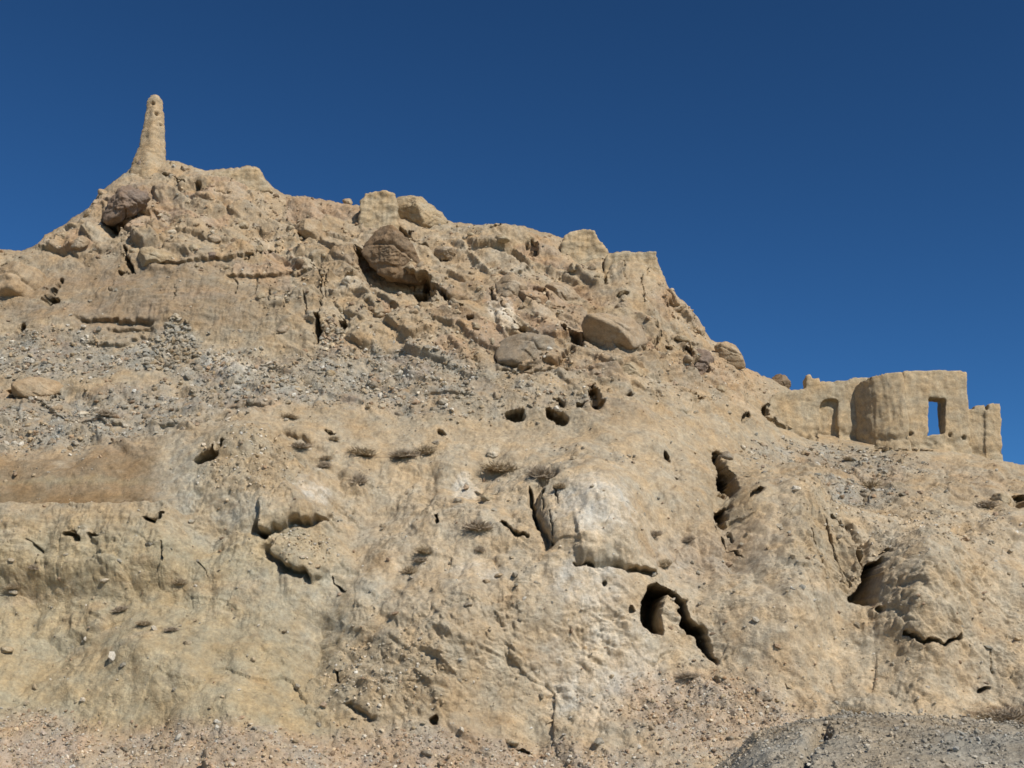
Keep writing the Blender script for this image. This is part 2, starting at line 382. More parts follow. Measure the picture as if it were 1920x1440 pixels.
# --- cracks and grooves: line, width px, depth m
for pts, wd, dep in [([(307,330),(347,347)],4,.6),([(400,367),(422,374)],3,.4),([(540,418),(563,443),(600,455)],6,.5),([(233,470),(240,492),(247,512)],6,1.0),([(225,513),(245,513)],5,.6),
    ([(450,492),(475,478),(493,463)],4,.5),([(500,472),(520,466)],3,.4),([(115,528),(103,552),(90,566)],7,1.0),([(580,487),(616,503)],4,.5),
    ([(797,520),(815,538),(842,560)],9,1.2),([(603,505),(603,610)],4,.35),([(612,520),(610,560)],3,.25),([(576,570),(574,600)],3,.3),([(540,540),(538,590)],3,.2),
    ([(922,545),(930,568),(945,585)],6,.6),([(940,592),(960,604),(975,620)],4,.5),([(1000,540),(1020,550),(1035,565)],6,.5),([(1137,490),(1135,535)],5,.5),([(1203,530),(1203,580)],4,.4),
    ([(1246,648),(1266,664)],5,.5),([(1036,572),(1062,570)],4,.4),([(1590,1012),(1602,1030),(1612,1070)],7,.8),([(1580,1015),(1555,1010)],4,.4),
    ([(1500,1030),(1530,1070),(1550,1110)],4,.3),([(1540,1020),(1570,1070),(1590,1110)],4,.35),([(1343,855),(1352,885),(1370,925)],12,1.2),([(1350,980),(1375,1010),(1398,1030)],7,.5),
    ([(1370,985),(1385,1005)],4,.4),([(818,985),(819,1005),(823,1017)],6,.8),([(946,1012),(965,1027),(990,1036)],6,.7),([(1001,945),(1005,975),(1011,1008)],8,.8),
    ([(1022,955),(1024,985)],4,.4),([(1046,960),(1048,990)],4,.4),([(1034,1000),(1036,1050)],4,.35),([(622,1082),(634,1095),(645,1108)],5,.5),([(853,1165),(862,1194)],5,.4),
    ([(1015,1130),(1038,1168)],4,.35),([(1000,1180),(1035,1225)],4,.35),([(725,1230),(745,1250),(768,1273)],5,.4),([(783,1285),(810,1310),(838,1330)],5,.4),
    ([(630,1258),(634,1280)],6,.5),([(700,1180),(720,1190),(752,1170)],4,.35),([(720,1310),(733,1332)],4,.35),([(800,1360),(818,1380)],8,.4),([(955,1394),(992,1397)],6,.5),
    ([(313,1046),(314,1078)],4,.4),([(283,1002),(300,1010),(316,992)],6,.7),([(440,1200),(455,1240),(462,1270)],7,.3),([(203,1235),(255,1205)],6,.3),
    ([(1690,1222),(1725,1234),(1760,1234),(1790,1216)],5,.72),([(1850,1225),(1862,1262)],8,.5),([(1836,1245),(1842,1290)],5,.4),([(1690,1170),(1660,1190),(1668,1210)],5,.4),([(1610,1215),(1622,1240)],5,.3),([(1516,1182),(1520,1200)],7,.4),
    ([(1588,1085),(1560,1060),(1545,1030)],4,.3),([(60,1036),(90,1050)],4,.3),([(20,1225),(32,1207)],5,.4),([(370,1060),(392,1090)],3,.2),([(210,530),(208,560)],3,.2),([(330,540),(332,580)],3,.2),
    ([(480,520),(478,560)],3,.25),([(440,525),(442,560)],3,.2),([(505,540),(503,580)],3,.25),([(1170,500),(1172,540)],3,.25),([(1213,490),(1211,530)],3,.25),([(77,740),(110,738)],4,.4),([(85,752),(105,744)],3,.4)]:
    if dep <= .42 and pts[0][1] > 1100: continue
    d, _ = line_d(pts, 30)
    wv = wd * .62 * (1 + .5 * perlin(X * 2.2, Y * 2.2, Z * 2.2, 81))
    if dep < .7: wv = wv * np.clip(.45 + 1.7 * perlin(X / .9, Y / .9, Z / .9, 85), .02, 1.1); dep *= .75
    H += 1.5 * dep * (1 - sstep(.4, 1.0, d / np.maximum(wv, 1)))
PN = .45 * fbm(X / .45, Y / .45, Z / .35, 3, 107)
# --- pits: x, y, rx, ry, rot, depth
for cx, cy, rx, ry, rot, dep in [(12,503,6,6,0,.6),(45,623,7,9,20,.7),(97,570,15,7,0,.9),(372,355,7,6,0,.5),(210,421,16,9,20,.8),(757,440,20,13,30,.5),(737,393,6,18,0,.6),
    (780,540,22,12,0,.8),(930,437,9,7,0,.7),(997,467,12,8,20,.5),(793,458,8,6,0,.5),(598,625,7,20,8,1.2),(643,612,7,12,0,1.1),(880,615,8,4,0,.5),(975,618,9,6,0,.6),
    (1076,630,30,11,42,1.2),(955,668,18,8,30,.9),(968,684,7,9,0,.6),(1000,682,6,5,0,.4),(967,784,19,7,5,1.0),(1046,790,20,8,18,1.0),(1113,755,9,26,-10,1.0),(1118,777,13,6,0,.8),(1052,768,6,7,0,.5),
    (1165,565,10,4,0,.4),(1173,757,7,5,0,.4),(1305,750,7,7,0,.4),(1434,773,7,11,0,.7),(1245,868,8,5,20,.6),(1357,900,14,26,-18,1.2),(1356,958,12,17,0,1.6),(1407,955,9,5,0,.5),
    (386,884,20,7,-5,1.0),(410,872,7,4,-30,.5),(150,1033,15,4,10,.6),(190,1030,11,3,-15,.5),(492,1018,15,9,30,1.2),(28,740,12,6,10,.8),(813,1371,8,9,0,.5),
    (1090,1084,18,5,-5,1.0),(1658,1057,8,9,0,.9),(1847,1290,11,5,0,.5),(1915,945,14,13,-20,.9),(1455,790,5,10,0,.5),(1283,665,8,14,0,.7),(1310,690,16,12,30,.6),
    (1128,1120,5,4,0,.3),(1177,1160,5,5,0,.3),(1650,1165,10,5,30,.4),(1390,790,6,5,0,.4),(862,593,5,5,0,.3),(1085,775,8,5,0,.4),(620,818,8,4,10,.35),(830,815,9,4,25,.35),(1265,905,4,3,0,.25)]:
    H += 1.6 * dep * (1 - sstep(.8, 1.15, ell(cx, cy, rx, ry, rot) + PN))
# --- hollow under the biggest boulder, and the scour along the foot of the fort's curtain wall
H += 2.2 * (1 - sstep(-4, 3, poly_sd([(664,462),(700,480),(745,500),(800,520),(815,556),(792,574),(768,556),(735,552),(700,536),(674,508)])))
# --- caves
for pts, dep in [([(1208,1120),(1228,1100),(1250,1102),(1268,1118),(1282,1130),(1288,1160),(1306,1170),(1320,1180),(1328,1205),(1346,1246),(1330,1236),(1312,1205),(1300,1192),(1276,1180),
                   (1270,1150),(1262,1128),(1246,1122),(1236,1134),(1230,1160),(1236,1200),(1222,1202),(1200,1188),(1190,1164),(1198,1146)], 6.0),
                 ([(1620,1072),(1650,1072),(1652,1107),(1640,1155),(1594,1128),(1612,1105)], 3.6)]:
    H += dep * (1 - sstep(-4, 2.5, poly_sd(pts) + 9 * PN))
# the hidden floor of the niche under the upper cliff
fade = sstep(0, 26, below)
D = np.where(D > 0, D * (.15 + .85 * fade), D * (.1 + .9 * sstep(0, 12, below)))
fort_calm = np.clip(sstep(1440, 1480, PX) * (1 - sstep(1890, 1930, PX)) * (1 - sstep(845, 880, PY)), 0, 1)
D *= (1 - .7 * fort_calm) * (.25 + .75 * NOISE)
for pts, wd, dep in [([(1440,788),(1462,798),(1490,810),(1515,819),(1530,822)],7,.7),([(1640,836),(1700,842),(1750,842)],4,.7)]:
    d, _ = line_d(pts, 30); H += dep * (1 - sstep(.4, 1, d / (wd * (.6 + .4 * np.clip(.5 + perlin(X * 1.5, Y * 1.5, Z * 1.5, 83), 0, 1)))))
H -= rubble * (1 - low_face) * (1 - grey_soft) * NOISE * (.38 * facet + .07 * facet2)
H = H * sstep(0, 12, below)
P = P0 + NRM * D[..., None] + H[..., None] * np.array([0, 1.0, .06])

# --- what the ground is made of, patch by patch, with some sun and shade painted in
colr = np.tile(TAN, (*PX.shape, 1))
def paint(mask, c, k=1.0):
    global colr
    m = np.clip(mask * k, 0, 1)[..., None]; colr = colr * (1 - m) + np.asarray(c) * m
n_a = .5 + .9 * fbm(X / 2.2, Y / 2.2, Z / 1.1, 4, 90, .6); n_b = .5 + .9 * fbm(X / 4, Y / 4, Z / 1.5, 4, 95, .6); n_c = .5 + .9 * fbm(X / .9, Y / .9, Z / .7, 4, 99, .6)
paint(sstep(980, 1150, PX + .0 * PY) * sstep(930, 1000, PY), PALE, .75)
paint(zone(1000, 1080, 420, 220, 0, .6), PALE, .8)
paint((1 - sstep(520, 720, PX)) * sstep(950, 1060, PY), OLIVE, .65)
WYb = WY + 14 * fbm(X / 1.2, Y / 1.2, Z / 1.2, 3, 111)
band = (1 - sstep(270, 320, WX)) * sstep(838, 862, WYb) * (1 - sstep(952, 972, WYb))
paint(band, np.array([.25, .183, .108]), .92)
paint(band * sstep(910, 930, WYb), np.array([.215, .145, .073]), .75)
paint(band * zone(120, 905, 200, 6, 0, .6), OLIVE * .85, .5)
paint(zone(250, 560, 260, 75, 0, .6), PINK * .78, .8)
paint(zone(330, 560, 330, 90, 0, .7) * n_b, np.array([.24, .20, .128]), .7)
paint(zone(882, 548, 30, 60, 0, .5), OCHRE * 1.08, .6)
paint(rubble * n_b, PINK, .4)
paint(rubble * ((cid % 5) == 1), PINK * np.array([1.08, 1, .95]), .6)
paint(rubble * ((cid % 7) == 2), PALE, .5)
paint(rubble * ((cid % 9) == 4), BROWN * 1.25, .5)
paint(rubble * ((hid % 8) == 3), OCHRE * 1.1, .45)
grey_zone = np.clip(zone(100, 670, 160, 40) + .8 * zone(310, 665, 80, 40) + zone(160, 790, 320, 48, -4) + .9 * zone(640, 710, 290, 48, -2) + .7 * zone(870, 760, 240, 25) + zone(1610, 930, 75, 22) + .7 * zone(1560, 860, 170, 25, 5) + .5 * zone(420, 690, 90, 40), 0, 1)
paint(grey_zone * sstep(.0, .45, n_c), GREY, .9)
paint(grey_zone * sstep(.55, .8, n_a), np.array([.27, .215, .17]), .5)
paint(np.clip(zone(380, 930, 80, 90, 0, .7) + zone(560, 1100, 130, 60, 0, .8) + .7 * zone(600, 1160, 120, 60, 0, .8) + .6 * zone(430, 1000, 70, 40), 0, 1) * n_a, np.array([.36, .325, .24]), .7)
paint(np.clip(1.2 * zone(875, 920, 18, 24) + .7 * zone(1110, 1005, 55, 30) + zone(592, 945, 22, 14) + zone(875, 920, 24, 28) + .5 * zone(1110, 1000, 75, 45) + zone(590, 940, 30, 20) + .8 * zone(1100, 1120, 70, 40) + zone(940, 590, 22, 34, -30) + .7 * zone(440, 690, 60, 16) + .7 * zone(1120, 1260, 110, 90) + .5 * zone(900, 1095, 50, 18), 0, 1) * sstep(.1, .55, n_c), WHITE, .9)
paint(zone(560, 1420, 640, 42, 0, .4) + zone(60, 1385, 110, 50) + zone(1350, 1340, 190, 70, 12), np.array([.375, .30, .222]), .7)
paint(np.clip(zone(330, 900, 40, 80, 0, .6) + zone(420, 980, 110, 40, 20, .6) + zone(600, 1130, 90, 60, 20, .6) + zone(520, 725, 130, 16, 0, .5), 0, 1) * n_a, np.array([.355, .335, .265]), .7)
paint(grain * n_c, np.array([.30, .245, .16]), .45)
paint(sstep(.62, .85, n_a) * (1 - grey_zone), OCHRE, .35)
paint(sstep(.62, .85, n_b) * (1 - grey_zone), PALE, .45)
paint(zone(1360, 960, 60, 90, -15, .6) + zone(1530, 1050, 90, 60, 40, .6), np.array([.30, .235, .145]), .5)  # painted shade: darker tone over the gully and the leaning shaded face
paint(zone(1330, 1030, 100, 50, 0, .8), np.array([.345, .275, .195]), .7)
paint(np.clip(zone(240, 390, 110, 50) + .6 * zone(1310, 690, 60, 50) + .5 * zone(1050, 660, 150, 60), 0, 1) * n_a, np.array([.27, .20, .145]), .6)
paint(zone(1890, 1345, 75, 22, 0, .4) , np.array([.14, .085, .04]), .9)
paint(zone(1390, 680, 50, 60, 60, .6) + zone(1250, 520, 20, 50), np.array([.40, .285, .17]), .6)  # orange earth on the ridge; second zone paints sunlight on the right-facing edge

# assemble: skirt to the valley floor, face, back slope
def rows(idx0, n, fn): return np.stack([fn(i / n) for i in range(1, n + 1)])
low = P[0]
skirt = rows(0, 22, lambda s: np.stack([low[:, 0] * (1 - .25 * s), low[:, 1] - 14 * s, low[:, 2] * (1 - s) ** 1.6 - .25 * s + .12 * np.asarray(perlin(low[:, 0] / 3, low[:, 0] * 0 + s * 9, low[:, 0] * 0, 6)) * s * (1 - s) * 4], -1))[::-1]
top = P[-1]
back = rows(0, 26, lambda s: np.stack([top[:, 0], top[:, 1] + 40 * s ** 1.1 + .6 * s, top[:, 2] - (top[:, 2] + 1) * s ** 1.15 - .25 * min(1, s * 20)
        + 1.2 * perlin(top[:, 0] / 5, top[:, 1] / 5 + 40 * s / 5, top[:, 0] * 0, 8) * min(1, s * 2) * (1 - s)], -1))
V = np.concatenate([skirt, P, back]); NRT, NCT = V.shape[:2]
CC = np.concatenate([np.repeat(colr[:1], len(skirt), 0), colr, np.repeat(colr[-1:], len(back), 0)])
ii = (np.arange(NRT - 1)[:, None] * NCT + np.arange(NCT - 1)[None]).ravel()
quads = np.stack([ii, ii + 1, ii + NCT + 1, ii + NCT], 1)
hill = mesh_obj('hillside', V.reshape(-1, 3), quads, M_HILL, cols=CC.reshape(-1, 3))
tag(hill, 'bare tan hillside of eroded earth, ledges and caves below the ruins', 'hillside', kind='structure')

FX, FY = project(P)
def surf(px, py):
    d = (FX - px) ** 2 + (FY - py) ** 2
    i = np.unravel_index(np.argmin(d), d.shape)
    return P[i], NRM[i]

# valley floor
n = 60
gxs = np.sign(np.linspace(-1, 1, n)) * np.abs(np.linspace(-1, 1, n)) ** 3 * 4000
gv = np.stack(np.meshgrid(gxs, gxs), -1).reshape(-1, 2)
gz = np.full(len(gv), -.05)
ii = (np.arange(n - 1)[:, None] * n + np.arange(n - 1)[None]).ravel()
ground = mesh_obj('ground', np.concatenate([gv, gz[:, None]], 1), np.stack([ii, ii + 1, ii + n + 1, ii + n], 1), M_HILL, cols=np.tile(TAN * .95, (len(gv), 1)))
tag(ground, 'bare valley floor spreading out round the hill', 'ground', kind='structure')

# ------------------------------------------------------------------ ROCKS
def rock_shape(outline_m, thick, sub=5, seed=0, rough=.06, round_=10.0, facets=5):
    """convex faceted stone: outline in metres (right, up), thickness towards the viewer"""
    r = np.random.RandomState(seed); v, f = ico(sub)
    o = np.array(outline_m, float)
    area = np.sum(o[:, 0] * np.roll(o[:, 1], -1) - np.roll(o[:, 0], -1) * o[:, 1])
    if area < 0: o = o[::-1]
    planes = []
    for i in range(len(o)):
        a, b = o[i], o[(i + 1) % len(o)]; e = b - a; nn = np.array([e[1], -e[0]]) / (np.linalg.norm(e) + 1e-9); h = nn @ a
        if h <= .02: continue
        for tilt in (r.uniform(.0, .5), r.uniform(-.5, -.1)):
            k = np.array([nn[0], -tilt, nn[1]]); L = np.linalg.norm(k); planes.append((k / L, h / L * (1 + .04 * r.rand())))
    for _ in range(facets):
        k = np.array([r.normal() * .8, -1, r.normal() * .7]); k /= np.linalg.norm(k); planes.append((k, thick * r.uniform(.45, .9)))
    planes.append((np.array([0, 1.0, 0]), thick))
    K = np.array([p[0] for p in planes]); H = np.array([p[1] for p in planes])
    q = np.clip((v @ K.T) / H[None], 1e-3, None)
    rad = 1 / (np.sum(q ** round_, 1) ** (1 / round_))
    p = v * rad[:, None]; sz = np.sqrt(abs(area) / 2)
    s = 1 / max(sz, .2); so = seed * 3.7
    nse = fbm(p[:, 0] * s * 2 + so, p[:, 1] * s * 2, p[:, 2] * s * 2, 5, 50, .58) + .5 * fbm(p[:, 0] * s * 3 + so, p[:, 1] * s * 3, p[:, 2] * s * 5, 3, 57, .5, ridged=True)
    bed = p @ np.array([.35, .3, .9]) * s * 3.2 + .5 * fbm(p[:, 0] * s + so, p[:, 1] * s, p[:, 2] * s, 3, 59)
    nse = nse - .9 * np.exp(-((bed - np.round(bed)) / .09) ** 2) * np.clip(.4 + 1.5 * perlin(p[:, 0] * s * 1.5 + so, p[:, 1] * s * 1.5, np.round(bed) * 1.7, 61), 0, 1)
    p = p + v * (nse * rough * sz)[:, None]
    return p, f
ROCKN = [0]
def rock(name, label, pts, thick, mat, sub=5, push=.25, rough=.085, round_=15.0, cat='boulder', group=None, Y=None, facets=5):
    """a stone whose outline is surveyed in the photo; it sits on the hill surface there"""
    ROCKN[0] += 1
    pts = np.array(pts, float); c = (pts.min(0) + pts.max(0)) / 2
    s, nn = surf(c[0], c[1])
    Yd = (s[1] - push * thick) if Y is None else Y
    w3 = at(pts[:, 0], pts[:, 1], np.full(len(pts), Yd)); o3 = at(c[0], c[1], Yd)
    out = np.stack([w3[:, 0] - o3[0], w3[:, 2] - o3[2]], 1)
    p, f = rock_shape(out, thick, sub, ROCKN[0], rough, round_, facets)
    o = mesh_obj(name, p, f, M_ROCK[mat]); o.location = o3
    tag(o, label, cat, group); return o
def blob_pts(cx, cy, rx, ry, rot=0, n=8, seed=0):
    r = np.random.RandomState(seed + 100); a = np.linspace(0, 2 * math.pi, n, endpoint=False) + r.uniform(-.25, .25, n)
    k = r.uniform(.82, 1.1, n); c, s = math.cos(math.radians(rot)), math.sin(math.radians(rot))
    x, y = rx * np.cos(a) * k, ry * np.sin(a) * k
    return np.stack([cx + x * c - y * s, cy + x * s + y * c], 1)

rock('boulder', 'largest brown boulder overhanging a deep shadow on the upper slope', [(687,430),(712,418),(738,425),(768,452),(803,505),(795,527),(752,524),(716,518),(684,488),(672,458)], 1.5, 'brown', push=.8, rough=.11, round_=16, sub=6)
rock('boulder', 'dark purple-brown jutting rock on the slope just below the pillar', [(187,355),(230,337),(268,358),(302,388),(284,402),(234,412),(213,430),(191,414),(186,390)], 1.3, 'purple', push=.55, rough=.15, round_=16, sub=6)
rock('boulder', 'dark rounded stone wedged under the foot of the pillar', [(246,306),(258,298),(280,300),(288,314),(272,328),(250,326)], .7, 'purple', push=.5)
rock('boulder', 'orange boulder with a dark notch at the left edge of the photo', [(-45,520),(-20,495),(30,492),(90,512),(113,530),(98,556),(70,572),(10,570),(-40,560)], 1.5, 'orange', push=.3, round_=12)
rock('boulder', 'orange slab lying above the left scree band with cracks under it', [(20,738),(28,718),(60,708),(110,708),(134,716),(110,736),(70,752),(36,750)], .7, 'orange', push=.3)
rock('boulder', 'pale slab beside the dark vertical gap below the pillar slope', [(250,476),(270,463),(310,464),(326,474),(316,492),(270,500),(248,506)], .6, 'tan', push=.4)
rock('boulder', 'orange tilted slab with a dark underside right of the square-cornered crest', [(538,418),(560,408),(600,412),(618,440),(608,458),(575,448)], .7, 'orange', push=.45)
rock('boulder', 'large smooth pinkish slab above the long dark crevice', [(1085,610),(1110,592),(1170,585),(1215,598),(1238,628),(1222,648),(1165,655),(1110,645)], 1.0, 'pink', push=.4, round_=14)
rock('boulder', 'grey-brown block with a dark notch at its lower left', [(926,640),(936,622),(990,616),(1040,628),(1072,655),(1060,684),(1000,692),(935,688)], .9, 'grey', push=.25, round_=16)
rock('boulder', 'dark cracked rock left of the fort below the falling ridge', [(1282,675),(1296,656),(1322,654),(1342,674),(1340,702),(1318,717),(1294,708),(1280,692)], .8, 'purple', push=.45, rough=.13)
rock('boulder', 'reddish rock on the falling right ridge above the dark cracked rock', [(1338,650),(1352,640),(1376,645),(1392,668),(1400,690),(1378,690),(1350,672)], .6, 'orange', push=.3)
rock('boulder', 'brown stone on the saddle just left of the fort wall', [(1444,706),(1456,698),(1472,704),(1488,722),(1478,732),(1452,726)], .5, 'brown', push=.3)
rock('boulder', 'tan block leaning on the left side of the falling ridge wall', [(1020,536),(1040,524),(1075,536),(1095,560),(1078,574),(1040,566)], .7, 'pink', push=.35)
rock('boulder', 'pink block above the white streak right of the smooth chute', [(922,528),(948,510),(985,515),(1000,548),(978,570),(940,562)], .7, 'pink', push=.35)
rock('boulder', 'small pink ledge rock right of the biggest brown boulder', [(806,470),(828,460),(858,470),(850,486),(815,488)], .5, 'pink', push=.4)
rock('boulder', 'tan rock with a flat top hanging over the two dark holes', [(1140,690),(1170,676),(1215,684),(1220,702),(1180,712),(1145,706)], .5, 'tan', push=.35)

# loose stones one can point at
STONES = [
 ('white stone lying in the grey scree at far left', 152, 776, 16, 7, 'pale'), ('whitish stone on the left scree near the pebbly lump', 247, 778, 12, 8, 'pale'),
 ('small orange stone, lower of two on the pale slope', 913, 1090, 9, 4, 'orange'), ('small orange stone, upper of two on the pale slope', 934, 1079, 10, 4, 'orange'),
 ('stone on the crest between the pillar and the square corner', 345, 318, 12, 8, 'pink'), ('blocky stone at the square-cornered crest edge', 470, 330, 17, 11, 'tan'),
 ('stone right below the square-cornered crest', 455, 420, 16, 10, 'tan'), ('grey stone under the crack below the crest', 480, 425, 14, 9, 'grey'),
 ('pinkish stone in the rubble between slab and crest', 400, 450, 18, 9, 'pink'), ('flat stone above the left cliff band', 360, 468, 22, 9, 'tan'),
 ('dark stone above the left cliff band', 395, 478, 12, 8, 'purple'), ('stone in the left gully under the dark jutting rock', 150, 455, 20, 12, 'pink'),
 ('stone high on the left skyline', 118, 440, 16, 9, 'orange'), ('stone on the left skyline shoulder below the dark jutting rock', 165, 400, 12, 10, 'orange'),
 ('small stone on the skyline left of the dark jutting rock', 192, 362, 10, 9, 'orange'), ('stone at the right foot of the pillar', 322, 308, 12, 7, 'tan'),
 ('stone perched on the skyline left of the first turret', 652, 378, 12, 8, 'orange'), ('stone under the first turret stump', 700, 410, 18, 9, 'tan'),
 ('brown stone at the lower right corner of the biggest boulder', 826, 548, 12, 8, 'brown'), ('stone below the smooth ochre chute', 890, 610, 14, 8, 'tan'),
 ('stone with a shadow under the middle skyline', 940, 446, 18, 8, 'tan'), ('brown stone below the middle skyline', 1000, 478, 16, 9, 'brown'),
 ('pale stone under the white streak', 965, 612, 12, 7, 'pale'), ('stone below the second turret stump', 1075, 500, 16, 10, 'tan'),
 ('stone at the foot of the ridge wall', 1165, 576, 18, 8, 'pink'), ('flat stone on the right ridge edge', 1270, 578, 18, 7, 'orange'),
 ('stone on the right ridge above the reddish rock', 1312, 620, 14, 11, 'orange'), ('long flat stone right of the pinkish slab', 1278, 634, 18, 6, 'tan'),
 ('stone above the dark cracked rock', 1268, 655, 12, 8, 'tan'), ('stone below the dark cracked rock', 1352, 730, 14, 9, 'tan'),
 ('stone beside the tall dark notch', 1090, 740, 14, 9, 'tan'), ('pale stone in the middle scree band', 832, 752, 12, 6, 'pale'),
 ('grey stone in the middle scree band', 700, 720, 12, 7, 'grey'), ('stone at the right end of the dry stone heap', 372, 690, 10, 8, 'grey'),
 ('stone below the split ledge at centre left', 566, 1045, 9, 4, 'pale'), ('white stone on the lower left slope', 195, 1088, 10, 4, 'pale'),
 ('stone under a low shrub at the left edge', 24, 1110, 10, 5, 'pale'), ('stone at the lower left slope edge', 12, 1218, 16, 7, 'tan'),
 ('dark stone on the pale slope above the lower cliffs', 878, 1133, 10, 5, 'grey'), ('stone right of the white streak on the lower slope', 915, 935, 16, 12, 'tan'),
 ('stone above the shrubs at the centre', 925, 850, 14, 9, 'pale'), ('stone at the top of the dark gully', 1362, 855, 16, 11, 'grey'),
 ('stone on the right slope edge', 1880, 935, 26, 13, 'tan'), ('stone above the gravel mound left of its crest', 1395, 1428, 14, 6, 'orange'),
 ('stone on the gravel left of the mound', 1440, 1310, 12, 6, 'grey'), ('stone on the gravel below the cave crack', 1350, 1270, 14, 6, 'tan'),
 ('dark stone low on the gravel', 1370, 1385, 12, 5, 'grey'), ('stone at the foot of the lower cliff', 960, 1392, 18, 6, 'tan'),
 ('stone at the base of the pebbly cliff', 800, 1412, 12, 6, 'grey'), ('stone in the gravel at lower left', 235, 1405, 12, 6, 'grey')]
for k, (lab, x, y, rx, ry, m) in enumerate(STONES):
    rock('rock', lab, blob_pts(x, y, rx, ry, rnd.uniform(-20, 20), 7, k), max(rx, ry) / 45 * .75, m, sub=4, push=.35, rough=.10, cat='rock', group='loose rocks on the hillside')

# ------------------------------------------------------------------ SCREE (stones nobody could count)
IV, IF = ico(1)
_sv, _sf = None, None
bm = bmesh.new(); bmesh.ops.create_icosphere(bm, subdivisions=1, radius=1.0)
SV = np.array([q.co for q in bm.verts]); SF = np.array([[q.index for q in fc.verts] for fc in bm.faces]); bm.free()
def scatter(name, label, weight, count, smin, smax, cols, seed, power=2.6, Pm=None, flat=.6):
    r = np.random.RandomState(seed); Pm = P if Pm is None else Pm
    wgt = np.clip(weight, 0, None).ravel().astype(float); wgt /= wgt.sum()
    idx = r.choice(len(wgt), count, p=wgt)
    c = Pm.reshape(-1, 3)[idx] + r.normal(size=(count, 3)) * .02
    u = r.rand(count); s = (smin ** (1 - power) + u * (smax ** (1 - power) - smin ** (1 - power))) ** (1 / (1 - power))
    K = len(SV)
    base = SV[None] * r.uniform(.6, 1.25, (count, K, 1))
    base = base * np.stack([r.uniform(.8, 1.4, count), r.uniform(.7, 1.2, count), r.uniform(.45, 1.0, count) * flat / .6], 1)[:, None]
    a = r.uniform(0, 6.28, count); ca, sa = np.cos(a)[:, None], np.sin(a)[:, None]
    x, y, z = base[..., 0] * ca - base[..., 1] * sa, base[..., 0] * sa + base[..., 1] * ca, base[..., 2]
    b = r.normal(0, .5, count); cb, sb = np.cos(b)[:, None], np.sin(b)[:, None]
    x, z = x * cb - z * sb, x * sb + z * cb
    vv = np.stack([x, y, z], -1) * s[:, None, None] + c[:, None] + np.array([0, 0, .25]) * s[:, None, None]
    ff = SF[None] + (np.arange(count) * K)[:, None, None]
    cc = np.array(cols)[r.randint(0, len(cols), count)] * r.uniform(.8, 1.2, (count, 1))
    o = mesh_obj(name, vv.reshape(-1, 3), ff.reshape(-1, 3), M_STONE, smooth=False, cols=np.repeat(cc, K, 0))
    return tag(o, label, 'scree', kind='stuff')
inside = ((PX > -300) & (PX < 2300) & (below > 6)).astype(float)
inside *= np.clip((Y / 50) ** 2, .6, 2)
scatter('scree', 'grey stony scree covering the long ledge across the hill', inside * (grey_zone * sstep(.3, .6, n_c) + .02), 14000, .025, .2, [GREY, GREY * .88, TAN * .95, WHITE * .9, PINK * .95], 1)
scatter('rubble', 'broken tan rubble strewn over the upper slopes', inside * (rubble * (1 - grey_zone) * (PY < 760)) * sstep(.3, .7, n_b), 1800, .04, .18, [TAN, PINK, TAN * .85, PALE, BROWN * 1.2], 2, 2.4)
foot = np.clip(zone(560, 1425, 660, 45, 0, .4) + zone(60, 1390, 110, 55) + .8 * zone(1350, 1345, 190, 75, 12) + .4 * (PY > 1430), 0, 1)
scatter('gravel', 'pinkish gravel strewn along the foot of the hill', inside * foot, 12000, .02, .10, [np.array([.38, .30, .225]), TAN, PALE, WHITE * .95, BROWN * 1.5], 3)
congl = np.clip(zone(470, 905, 90, 50) + zone(570, 1040, 50, 30) + .5 * zone(720, 1290, 110, 90) + .4 * zone(1700, 1000, 200, 50) + .25 * zone(1000, 700, 400, 80), 0, 1)
scatter('pebbles', 'pale pebbles sticking out of the conglomerate lumps', inside * (congl + .001), 3500, .025, .10, [WHITE, PALE, TAN, PALE], 4)

def strew(weight, count, smin, smax, mats, label, group, seed):
    r = np.random.RandomState(seed); wgt = np.clip(weight, 0, None).ravel(); wgt = wgt / wgt.sum()
    for i, k in enumerate(r.choice(len(wgt), count, p=wgt, replace=False)):
        sz = smin * (smax / smin) ** (r.rand() ** 1.8); a = blob_pts(0, 0, sz * r.uniform(1, 1.5), sz * r.uniform(.6, .9), r.uniform(-30, 30), 7, seed + i)
        p, f = rock_shape(a, sz * .8, 3, seed + i, .10, 16, 4)
        o = mesh_obj('rock', p, f, M_ROCK[mats[r.randint(len(mats))]]); o.location = P.reshape(-1, 3)[k] + np.array([0, -.15 * sz, .2 * sz])
        o.rotation_euler = (r.normal() * .2, 0, r.normal() * .5); tag(o, label, 'rock', group)
strew(inside * rubble * (PY < 700) * sstep(.3, .6, n_b), 80, .12, .42, ['tan', 'pink', 'tan', 'orange', 'pale', 'brown'], 'medium angular stone among the rubble of the upper slope', 'angular stones on the upper slope', 900)
strew(inside * grey_zone, 60, .10, .26, ['grey', 'pale', 'tan', 'pink'], 'small angular stone lying in the scree of the long ledge', 'stones in the ledge scree', 1200)
strew(inside * foot * (PX > -40) * (PX < 1960) * (PY < 1440), 50, .06, .18, ['pink', 'pale', 'tan', 'grey'], 'larger stone lying in the gravel at the foot of the hill', 'stones in the foot gravel', 1500)

